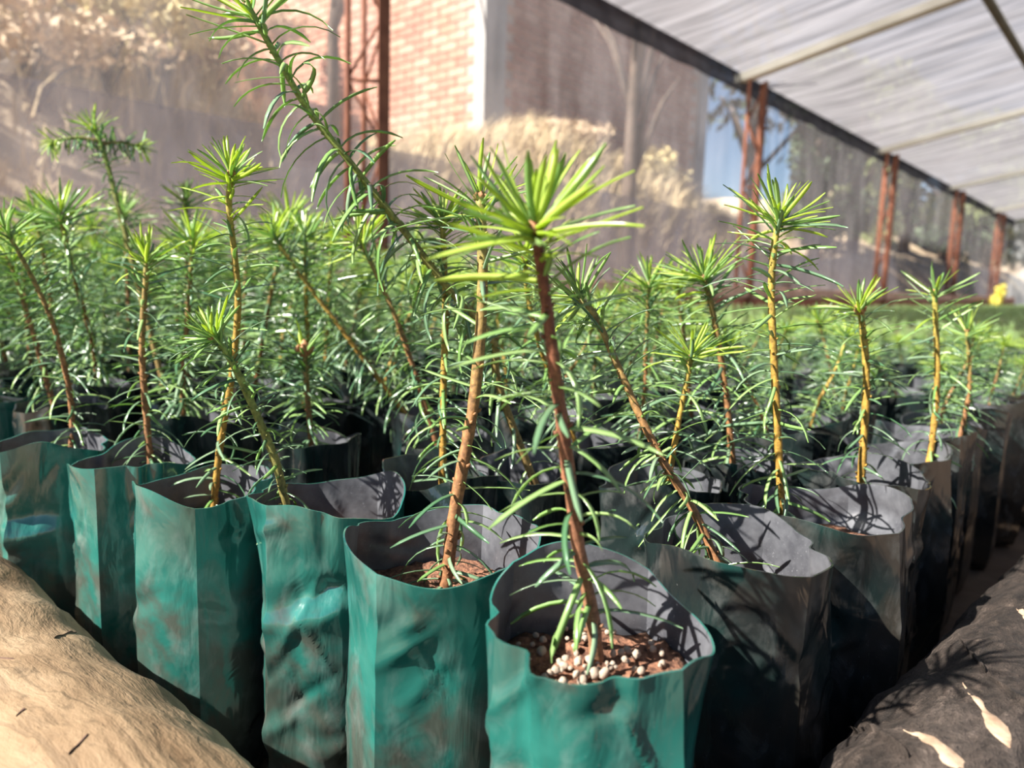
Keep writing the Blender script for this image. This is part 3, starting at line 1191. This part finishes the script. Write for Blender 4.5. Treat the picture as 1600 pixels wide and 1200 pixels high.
def needle_list(path, n, L, seed, rosette=26, t0=0.03, gap=None, young=0.9, sparse_base=True, flat=0.0, tipL=1.0, mid_col=0.5, droopb=0.0, wide=1.0):
    """transforms for the needles of one seedling: (matrix, droop index, side, colour)"""
    n = int(n * 1.7)
    rosette = int(rosette * 1.25)
    L = L * 1.08
    rnd = random.Random(seed)
    m_ = len(path) - 1
    out = []

    def frame(t):
        u = min(0.9999, max(0, t)) * m_
        i = int(u)
        p = path[i].lerp(path[i + 1], u - i)
        tan = (path[min(m_, i + 1)] - path[max(0, i)]).normalized()
        return p, tan

    def put(t, az, ang, ln, di, ci):
        p, tan = frame(t)
        a = tan.orthogonal().normalized()
        a.rotate(Matrix.Rotation(az, 3, tan))
        d_ = (tan * math.cos(ang) + a * math.sin(ang)).normalized()
        up = Z - d_ * Z.dot(d_)
        if up.length < 0.15:
            up = a * 1.0 - d_ * a.dot(d_)
            up = -up
        up.normalize()
        up.rotate(Matrix.Rotation(rnd.gauss(0, 0.45), 3, d_))
        y_ = up.cross(d_)
        mt = Matrix.Identity(4)
        for r_ in range(3):
            mt[r_][0], mt[r_][1], mt[r_][2], mt[r_][3] = d_[r_] * ln, y_[r_] * ln * wsc, up[r_] * ln, p[r_]
        out.append((mt, di, rnd.randrange(2), ci))

    az = rnd.uniform(0, 6.28)
    for k in range(n):
        t = t0 + (0.97 - t0) * ((k + rnd.random()) / n)
        if gap and gap[0] < t < gap[1] and rnd.random() < gap[2]:
            continue
        az += 2.39996 + rnd.gauss(0, 0.25)
        ang = R(np.interp(t, [0, 0.35, 0.75, 1], [92, 84, 66, 52]) + rnd.gauss(0, 11))
        ln = L * np.interp(t, [0, 0.15, 0.8, 1], [0.75, 1.0, 1.0, 0.95]) * rnd.uniform(0.62, 1.15)
        wsc = 0.95 * wide * (0.03 / ln) ** 0.6
        dr = np.interp(t, [0, 0.3, 0.8, 1], [4.1, 3.6, 2.6, 1.8]) + rnd.gauss(0, 0.9) + droopb
        di = int(min(5, max(0, round(dr))))
        x = t + rnd.gauss(0, 0.07)
        ci = 0 if x > young else (1 if rnd.random() < mid_col * (0.4 + x) else 2)
        put(t, az, ang, ln, di, ci)
    for k in range(rosette):
        t = 0.945 + 0.054 * (k / max(1, rosette))
        az += 2.39996 + rnd.gauss(0, 0.2)
        ang = R(np.interp(k / max(1, rosette), [0, 0.5, 1], [80, 55, 14]) + rnd.gauss(0, 7))
        ln = L * tipL * np.interp(k / max(1, rosette), [0, 0.5, 1], [1.05, 0.95, 0.62]) * rnd.uniform(0.8, 1.1)
        wsc = 0.95 * wide * (0.03 / ln) ** 0.6
        di = rnd.choice((0, 1, 1, 2, 2))
        ci = 0 if rnd.random() < (0.30 + 0.6 * k / max(1, rosette)) * (1.0 if young < 0.97 else 0.45) else 1
        put(t, az, ang, ln, di, ci)
    return out


def needles_joined(nl, geo=GEO_LO, mats=NM):
    Vs, Fs, mi, off = [], [], [], 0
    for (mt, di, si, ci) in nl:
        V_, F_ = geo[di][si]
        A = np.array(mt)
        Vs.append(V_ @ A[:3, :3].T + A[:3, 3])
        Fs.append(F_ + off)
        mi += [ci] * len(F_)
        off += len(V_)
    return fast_mesh('needles', np.vstack(Vs), np.vstack(Fs), mats, mi)


def bud_mesh(s, seed):
    mb = MB()
    mb.tube([(0, 0, -s), (0, 0, -s * 0.2), (0, 0, s * 0.7), (0, 0, s * 1.6)], [s * 0.7, s, s * 0.75, s * 0.15], 8)
    for k in range(6):
        a = k * 1.05
        c = Vector((math.cos(a) * s * 0.8, math.sin(a) * s * 0.8, -s * 0.5))
        mb.tube([c, c + Vector((math.cos(a) * s * 0.4, math.sin(a) * s * 0.4, s * 0.8)), c + Vector((0, 0, s * 1.5))], [s * 0.35, s * 0.35, s * 0.05], 5)
    return mesh('bud', mb.v, mb.f, ['bud'], mb.m)


BUD = bud_mesh(0.0035, 1)
grain_meshes = []
for i in range(4):
    V, Fc = [], []
    for a in range(5):
        for b in range(7):
            t, p_ = math.pi * a / 4, 2 * math.pi * b / 7
            r_ = 1 + 0.35 * noise.noise((math.cos(p_) * 2, math.sin(p_) * 2 + i * 5, a))
            V.append((r_ * math.sin(t) * math.cos(p_), r_ * math.sin(t) * math.sin(p_), 0.75 * r_ * math.cos(t)))
    for a in range(4):
        for b in range(7):
            Fc.append((a * 7 + b, (a + 1) * 7 + b, (a + 1) * 7 + (b + 1) % 7, a * 7 + (b + 1) % 7))
    grain_meshes.append(mesh('grain', V, Fc, ['perlite'], None, True))

placed = []      # (x, y, radius) of every bag so far
SOIL = 0.036
FRONT = 'seedlings in plastic bags'


def potted(key, label, c, rad, stem_px, Ys, r0, r1, smat, n, L, seed, single=False, bag={}, soil=SOIL, bud=None, rosette=26, branch=None, **kw):
    """one seedling in its bag. c: (x, y) of the bag or None (under the stem)"""
    pts = [at(px, py, np.interp(i / (len(stem_px) - 1), [0, 1], Ys)) for i, (px, py) in enumerate(stem_px)]
    zs = ZR - soil
    d_ = (pts[0] - pts[1])
    if d_.z > -0.2 * d_.length:
        d_ = Vector((d_.x * 0.4, d_.y * 0.4, -d_.length * 0.8))
    if pts[0].z > zs - 0.002:
        pts.insert(0, pts[0] + d_ * ((pts[0].z - zs + 0.004) / -d_.z))
    if c is None:
        c = (pts[0].x, pts[0].y)
    off = Vector((pts[0].x - c[0], pts[0].y - c[1], 0))
    lim = rad * 0.62
    if off.length > lim:     # keep the foot of the stem inside its bag
        sh_ = off * (1 - lim / off.length)
        pts[0] -= sh_
        pts[1] -= sh_ * 0.35
    placed.append((c[0], c[1], rad))
    root = tag(empty('potted_seedling', (c[0], c[1], 0)), label, 'seedling', FRONT)
    org = Vector((c[0], c[1], 0))
    path = [p - org for p in spline(pts, 40)]
    bme = bag_mesh('bag', rad, ZR, seed * 3 + 1, True, soil=soil, **bag)
    obj('bag', bme, root)
    sl = obj('soil', soil_mesh(RING[bme.name], seed), root, (0, 0, zs))
    st = obj('stem', stem_mesh(path, r0, r1, smat, seed), root)
    nl = needle_list(path, n, L, seed, rosette=rosette, **kw)
    if branch:
        for (t, tip_px, Yb, nb) in branch:
            p0 = path[int(t * 40)]
            p1 = at(tip_px[0], tip_px[1], Yb) - org
            bp = spline([p0, p0.lerp(p1, 0.5) + Vector((0, 0, (p1 - p0).length * 0.08)), p1], 14)
            obj('branch', stem_mesh(bp, r1 * 0.9, r1 * 0.5, smat, seed + 5, False), st)
            nl += needle_list(bp, nb, L * 0.7, seed + int(t * 77), rosette=12, young=0.7)
    if single:
        for (mt, di, si, ci) in nl:
            o = bpy.data.objects.new('needle', NMESH[di, si, ci])
            COL.objects.link(o)
            o.parent = st
            o.matrix_local = mt
    else:
        tag(obj('needles', needles_joined(nl, GEO), st), kind='stuff')
    rnd = random.Random(seed)
    tan = (path[-1] - path[-3]).normalized()
    b = obj('bud', BUD, st, path[-1] - tan * 0.001)
    b.rotation_euler = tan.to_track_quat('Z', 'Y').to_euler()
    s = (bud or 0.7) * r1 / 0.0022
    b.scale = (s * 0.7, s * 0.7, s * 0.7)
    return root, sl


# --- the bags along the edges of the bed and the seedlings that stand out, nearest first
rootA, soilA = potted('A', 'foremost seedling with a reddish stem and bright yellow-green crown, in the nearest bag', (0.238, 0.158), 0.0460,
    [(935, 1058), (925, 960), (903, 850), (882, 690), (862, 540), (846, 420), (834, 352)], (0.295, 0.262), 0.0042, 0.0027, 'stem_red',
    52, 0.034, 21, True, dict(mat='bag_green', creases=[0.1, 1.6, 2.75, 4.5], rot=0.0, tilt=(0.0036, 0.0098)), soil=0.026, rosette=34, young=0.80, tipL=1.08, mid_col=0.9, bud=0.9, t0=0.15, wide=1.1)  # bag_green: black plastic with the painted teal reflection
potted('B', 'seedling with a thick brown stem in the wide bag just behind the foremost one', (0.2546, 0.2680), 0.0550,
    [(700, 885), (712, 790), (730, 690), (742, 615), (752, 500), (754, 400), (750, 305)], (0.372, 0.385), 0.0048, 0.0034, 'stem_brown',
    62, 0.034, 22, True, dict(mat='bag_green', creases=[0.4, 1.9, 3.42, 4.95]), soil=0.032, gap=(0.35, 0.72, 0.5), young=1.1, rosette=18, tipL=1.15)  # bag_green: black plastic with the painted teal reflection
potted('G', 'seedling leaning left with a rough brown stem, in the second bag of the shaded edge', (0.3620, 0.1580), 0.050,
    [(1120, 880), (1085, 800), (1040, 728), (1000, 650), (960, 560), (928, 490), (898, 462)], (0.385, 0.43), 0.0036, 0.0024, 'stem_brown',
    66, 0.031, 23, True, dict(creases=[0.1, 1.2, 2.7, 4.25, 5.2]), soil=0.036, young=1.0)
potted('H', 'upright golden-stemmed seedling with a pointed green crown, third bag of the shaded edge', (0.4690, 0.1510), 0.0545,
    [(1222, 800), (1216, 700), (1209, 560), (1205, 450), (1211, 375), (1218, 342)], (0.455, 0.45), 0.0036, 0.0026, 'stem_gold',
    74, 0.036, 24, True, dict(creases=[0.0, 1.3, 2.8, 4.45, 5.3], dents=((5.9, 0.165, -0.006, 0.5, 0.01, 0.0),)), soil=0.028, young=0.86)
potted('C', 'short green-stemmed seedling leaning left over a bag with a buckled side', (0.259, 0.371), 0.0470,
    [(455, 825), (432, 725), (402, 650), (375, 590), (352, 548), (330, 525)], (0.44, 0.43), 0.0038, 0.0026, 'stem_green',
    64, 0.026, 25, True, dict(mat='bag_green', creases=[0.3, 1.7, 3.25, 4.9], dents=((3.9, 0.135, 0.0036, 0.7, 0.009, 0.012), (3.6, 0.06, 0.003, 0.5, 0.02, -0.02))), soil=0.034, young=1.0, rosette=30)  # bag_green: black plastic with the painted teal reflection
potted('D', 'tall slender seedling with a feathery yellow-green tip and a knob low on its stem', (0.215, 0.447), 0.0425,
    [(335, 790), (345, 690), (362, 590), (372, 480), (367, 400), (358, 320), (362, 268)], (0.49, 0.47), 0.0033, 0.0025, 'stem_gold',
    80, 0.030, 26, True, dict(mat='bag_green', creases=[0.9, 2.2, 3.2, 4.15, 5.6]), soil=0.032, young=0.84, rosette=30)  # bag_green: black plastic with the painted teal reflection
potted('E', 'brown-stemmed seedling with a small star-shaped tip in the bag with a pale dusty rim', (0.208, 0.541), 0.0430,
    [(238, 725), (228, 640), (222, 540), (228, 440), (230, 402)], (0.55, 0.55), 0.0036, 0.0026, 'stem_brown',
    72, 0.032, 27, True, dict(mat='bag_green', creases=[0.7, 2.2, 3.85, 5.3]), soil=0.026, young=0.93, rosette=22)  # bag_green: black plastic with the painted teal reflection
potted('F', 'seedling with a reddish stem leaning far left over the bag with a folded bulge', (0.182, 0.630), 0.0410,
    [(120, 690), (110, 620), (86, 515), (50, 432), (5, 352)], (0.60, 0.58), 0.0034, 0.0022, 'stem_brown',
    64, 0.030, 28, False, dict(mat='bag_green', creases=[0.7, 2.2, 3.7, 5.3], dents=((3.9, 0.135, 0.0042, 0.6, 0.009, 0.0),)), soil=0.03, young=1.0)  # bag_green: black plastic with the painted teal reflection
potted('T', 'tallest seedling, a long green shoot leaning left past the steel post', (0.395, 0.345), 0.046,
    [(835, 610), (770, 530), (700, 450), (640, 372), (590, 308), (540, 245), (482, 172), (432, 88), (385, 5)], (0.50, 0.45), 0.0040, 0.0024, 'stem_green',
    80, 0.043, 29, True, {}, young=1.2, rosette=16, mid_col=0.75, droopb=1.6, wide=1.1)
potted('I', 'yellow-stemmed seedling with a cluster of pale buds, fourth bag of the shaded edge', (0.578, 0.160), 0.050,
    [(1345, 755), (1352, 640), (1353, 570), (1346, 500), (1342, 482)], (0.54, 0.54), 0.0040, 0.0030, 'stem_gold',
    56, 0.030, 30, False, {}, young=0.9, rosette=20, bud=1.1)
potted('J', 'straight pale-stemmed seedling with few needles, fifth bag of the shaded edge', (0.690, 0.164), 0.047,
    [(1462, 715), (1464, 600), (1462, 510), (1460, 455)], (0.64, 0.64), 0.0038, 0.0028, 'stem_gold',
    46, 0.034, 31, False, {}, young=1.0, rosette=10)
potted('K', 'thin seedling with a sparse tip, sixth bag of the shaded edge', (0.802, 0.166), 0.046,
    [(1520, 665), (1515, 590), (1510, 515)], (0.72, 0.72), 0.0032, 0.0024, 'stem_brown', 48, 0.034, 32, False, {}, young=1.0, rosette=12)
potted('a', 'yellow-stemmed seedling standing between the thick-stemmed one and the long leaning shoot', None, 0.042,
    [(692, 690), (693, 600), (696, 500), (694, 400), (690, 340)], (0.50, 0.50), 0.0035, 0.0026, 'stem_gold', 80, 0.032, 33, False, {}, young=0.9, rosette=30)
potted('b', 'dark-stemmed seedling leaning left behind the base of the long leaning shoot', None, 0.042,
    [(662, 628), (646, 576), (622, 505), (590, 432), (560, 370)], (0.62, 0.62), 0.0036, 0.0026, 'stem_brown', 80, 0.036, 34, False, {}, young=0.95)
potted('c', 'yellow-stemmed seedling leaning steeply left in the middle of the bed', None, 0.042,
    [(584, 582), (560, 550), (500, 470), (450, 402), (425, 365)], (0.74, 0.72), 0.0036, 0.0026, 'stem_gold', 84, 0.036, 35, False, {}, young=0.9)
potted('d', 'bushy seedling with a reddish lower stem just left of the pointed-crown seedling', None, 0.044,
    [(1145, 725), (1132, 600), (1112, 480), (1098, 430)], (0.56, 0.56), 0.0038, 0.0028, 'stem_brown', 92, 0.038, 36, False, {}, young=0.92, rosette=30)
potted('e', 'small seedling with a bright yellow stem and starry tip behind the left-leaning brown stem', None, 0.042,
    [(1042, 765), (1062, 650), (1076, 580), (1080, 555)], (0.50, 0.50), 0.0030, 0.0022, 'stem_gold', 50, 0.034, 37, False, {}, young=0.9, rosette=24)
potted('f', 'short dark seedling topped with a brown woolly bud', None, 0.042,
    [(486, 690), (480, 610), (476, 545)], (0.60, 0.60), 0.0036, 0.0030, 'stem_brown', 70, 0.034, 38, False, {}, young=1.2, rosette=8, bud=1.6)
potted('g', 'tall seedling with two side branches spread like arms against the hillside', None, 0.042,
    [(215, 440), (182, 310), (163, 240), (146, 195)], (0.88, 0.88), 0.0046, 0.0034, 'stem_green', 60, 0.030, 39, False, {}, young=0.95, rosette=20,
    branch=[(0.86, (78, 222), 0.86, 34), (0.84, (226, 232), 0.90, 34)])
potted('h', 'slim seedling behind the star-tipped one, its crown catching the sun', None, 0.042,
    [(292, 480), (293, 380), (290, 310)], (0.92, 0.92), 0.004, 0.003, 'stem_brown', 76, 0.036, 40, False, {}, young=0.92)
potted('i', 'pale brown-stemmed seedling leaning left at the edge of the view', None, 0.042,
    [(72, 590), (55, 530), (30, 450), (12, 400)], (0.72, 0.72), 0.0036, 0.0026, 'stem_brown', 70, 0.034, 41, False, {}, young=0.95)
potted('j', 'seedling with a dark crown behind the bushy one, beside the brick kerb', None, 0.042,
    [(1080, 640), (1068, 520), (1058, 440)], (0.78, 0.78), 0.0036, 0.0028, 'stem_brown', 80, 0.036, 42, False, {}, young=0.95)
potted('k', 'low seedling with a dark stem in the gap behind the pointed-crown seedling', None, 0.042,
    [(1300, 590), (1290, 540), (1278, 500)], (0.95, 0.95), 0.0034, 0.0026, 'stem_brown', 60, 0.034, 43, False, {}, young=0.95)
potted('l', 'curved seedling directly behind the foremost crown', None, 0.042,
    [(880, 640), (850, 560), (826, 470), (820, 400)], (0.60, 0.58), 0.0034, 0.0026, 'stem_gold', 80, 0.036, 44, False, {}, young=0.92)

# pale grains and bark bits on the soil of the foremost bag
rnd = random.Random(5)
for i in range(90):
    a, r_ = rnd.uniform(0, 6.28), 0.037 * math.sqrt(rnd.random())
    o = obj('grain', rnd.choice(grain_meshes), soilA, (r_ * math.cos(a), r_ * math.sin(a), 0.003))
    s = rnd.uniform(0.0009, 0.0026)
    o.scale = (s, s * rnd.uniform(0.7, 1.2), s)
    o.rotation_euler = (rnd.uniform(0, 3), rnd.uniform(0, 3), 0)

# ------------------------------------------------------------------ the rest of the bed
# prototypes shared by the crowd
BAGV = [bag_mesh('bag', 0.0465, ZR, 100 + i, False, soil=0.036) for i in range(6)]
BAGREFL = [bag_mesh('bag', 0.0465, ZR, 100 + i, False, soil=0.036, mat='bag_green') for i in range(6)]  # edge-row bags carrying the painted teal reflection
SOILV = [soil_mesh(RING[bm_.name], 50 + i) for i, bm_ in enumerate(BAGV)]
PROTO = []
for i in range(16):
    rnd = random.Random(300 + i)
    h = 0.2
    lx, ly = rnd.gauss(0, 0.03), rnd.gauss(0, 0.03)
    pts = [Vector((0, 0, -0.005)), Vector((lx * 0.2, ly * 0.2, h * 0.35)), Vector((lx * 0.7, ly * 0.6, h * 0.7)), Vector((lx, ly, h))]
    path = spline(pts, 20)
    sm = stem_mesh(path, 0.0038, 0.0026, ('stem_brown', 'stem_gold', 'stem_green', 'stem_brown')[i % 4], i, False)
    nl = needle_list(path, 150, 0.038, 500 + i, rosette=26, young=(0.88, 0.95, 1.0)[i % 3])
    PROTO.append((sm, needles_joined(nl)))


def height(x, y):
    q = proj((x, y, 0.3))
    u = q[0] if q else 0
    h = np.interp(u, [0, 520, 760, 1000, 1250, 1600], [0.235, 0.22, 0.195, 0.165, 0.125, 0.115])
    if q:
        h *= 1 - np.interp(u, [720, 960], [0, 1]) * np.interp(q[2], [0.8, 1.3, 2.3], [0.0, 0.22, 0.60])
    return h


cells = []
for i in range(-1, 150):
    for j in range(0, 21):
        x = 0.245 + i * 0.112 + random.uniform(-0.012, 0.012)
        y = 0.166 + j * 0.104 + random.uniform(-0.012, 0.012)
        if j > 3:
            x -= 0.01 * min(j, 6) - 0.02
        if i == -1:
            continue
        if y > LQ - 0.08 or x > 17.0:
            continue
        if any((x - a) ** 2 + (y - b) ** 2 < (r_ + 0.040) ** 2 for a, b, r_ in placed):
            continue
        q = proj((x, y, 0.26))
        if not q or not (-110 < q[0] < 1720):
            continue
        cells.append((q[2], x, y, i, j))
cells.sort()
near = cells[:300 - len(placed)]
far = cells[300 - len(placed):]
for (dist, x, y, i, j) in near:
    rnd = random.Random(i * 71 + j)
    root = empty('potted_seedling', (x, y, 0))
    edge = i == 0 or j == 0
    if edge:
        lab = 'seedling in a black bag in the far stretch of the shaded edge row' if j == 0 else 'seedling in a black bag in the far stretch of the sunlit edge row'
    else:
        u = proj((x, y, 0.3))[0]
        reg = 0 if u < 560 else (1 if u < 1010 else 2)
        lab = ('tall green conifer seedling crowded inside the bed below the hillside', 'green conifer seedling crowded inside the bed behind the foremost crown, below the brick building',
               'low green conifer seedling crowded inside the bed in front of the brick kerb wall')[reg]
    tag(root, lab, 'seedling', ('tall seedlings below the hillside', 'seedlings below the brick building', 'low seedlings before the brick kerb')[reg] if not edge else ('far shaded edge row' if j == 0 else 'far sunlit edge row'))
    dmin = min([math.hypot(x - a, y - b) - r_ for a, b, r_ in placed] + [0.1])
    sc = min(1.0, max(0.8, (dmin - 0.002) / 0.0465)) if dmin < 0.06 else rnd.uniform(0.94, 1.04)
    bi = rnd.randrange(6)
    b = obj('bag', (BAGREFL if i == 0 else BAGV)[bi], root)
    b.rotation_euler.z = rnd.uniform(-0.5, 0.5)
    b.scale = (sc, sc, rnd.uniform(0.96, 1.04))
    s = obj('soil', SOILV[bi], root, (0, 0, (ZR - 0.036) * b.scale[2]))
    s.rotation_euler.z = b.rotation_euler.z
    s.scale = (sc, sc, 1)
    k = height(x, y) * rnd.uniform(0.72, 1.10) / 0.2
    sm, nm = rnd.choice(PROTO)
    st = obj('stem', sm, root, (rnd.uniform(-0.008, 0.008), rnd.uniform(-0.008, 0.008), ZR - 0.036))
    st.rotation_euler = (rnd.gauss(0, 0.1), rnd.gauss(0, 0.1), rnd.uniform(0, 6.28))
    ks = k ** 0.5
    st.scale = (ks, ks, k)
    nd = obj('needles', nm, st)
    tag(nd, kind='stuff')

# distant seedlings: one mass
Vs, Fs, off = [], [], 0
rg = np.random.default_rng(4)
for (dist, x, y, i, j) in far:
    hh = height(x, y) * rg.uniform(0.8, 1.2) + 0.0
    nn = 46 if dist < 5 else 26
    wsc = 0.0016 if dist < 5 else 0.0028
    t = rg.uniform(0.1, 1.0, nn)
    az = rg.uniform(0, 6.28, nn)
    ln = rg.uniform(0.024, 0.044, nn)
    el = np.interp(t, [0, 0.6, 1], [-0.2, 0.25, 1.0]) + rg.normal(0, 0.25, nn)
    base = np.stack([np.full(nn, x), np.full(nn, y), ZR - 0.036 + hh * t], -1)
    dr = np.stack([np.cos(az) * np.cos(el), np.sin(az) * np.cos(el), np.sin(el)], -1)
    sd_ = np.stack([-np.sin(az), np.cos(az), np.zeros(nn)], -1) * wsc
    mid = base + dr * (ln * 0.55)[:, None]
    tip = base + dr * ln[:, None] + np.array([0, 0, -1]) * (ln * 0.22)[:, None]
    V = np.stack([base - sd_ * 0.6, base + sd_ * 0.6, mid - sd_, mid + sd_, tip - sd_ * 0.3, tip + sd_ * 0.3], 1).reshape(-1, 3)
    q = np.array([[0, 1, 3, 2], [2, 3, 5, 4]])
    Fq = (q[None] + (np.arange(nn) * 6)[:, None, None]).reshape(-1, 4) + off
    Vs.append(V)
    Fs.append(Fq)
    off += len(V)
    # a thin stem
    s = 0.0022
    Vst = np.array([[x - s, y, ZR - 0.04], [x + s, y, ZR - 0.04], [x + s * 0.7, y + s, ZR - 0.036 + hh], [x - s * 0.7, y + s, ZR - 0.036 + hh]])
    Vs.append(Vst)
    Fs.append(np.array([[0, 1, 2, 3]]) + off)
    off += 4
fs = obj('distant_seedlings', fast_mesh('distant_seedlings', np.vstack(Vs), np.vstack(Fs), ['far_green']))
tag(fs, 'mass of small green seedlings filling the far part of the bed', 'seedlings', kind='stuff')
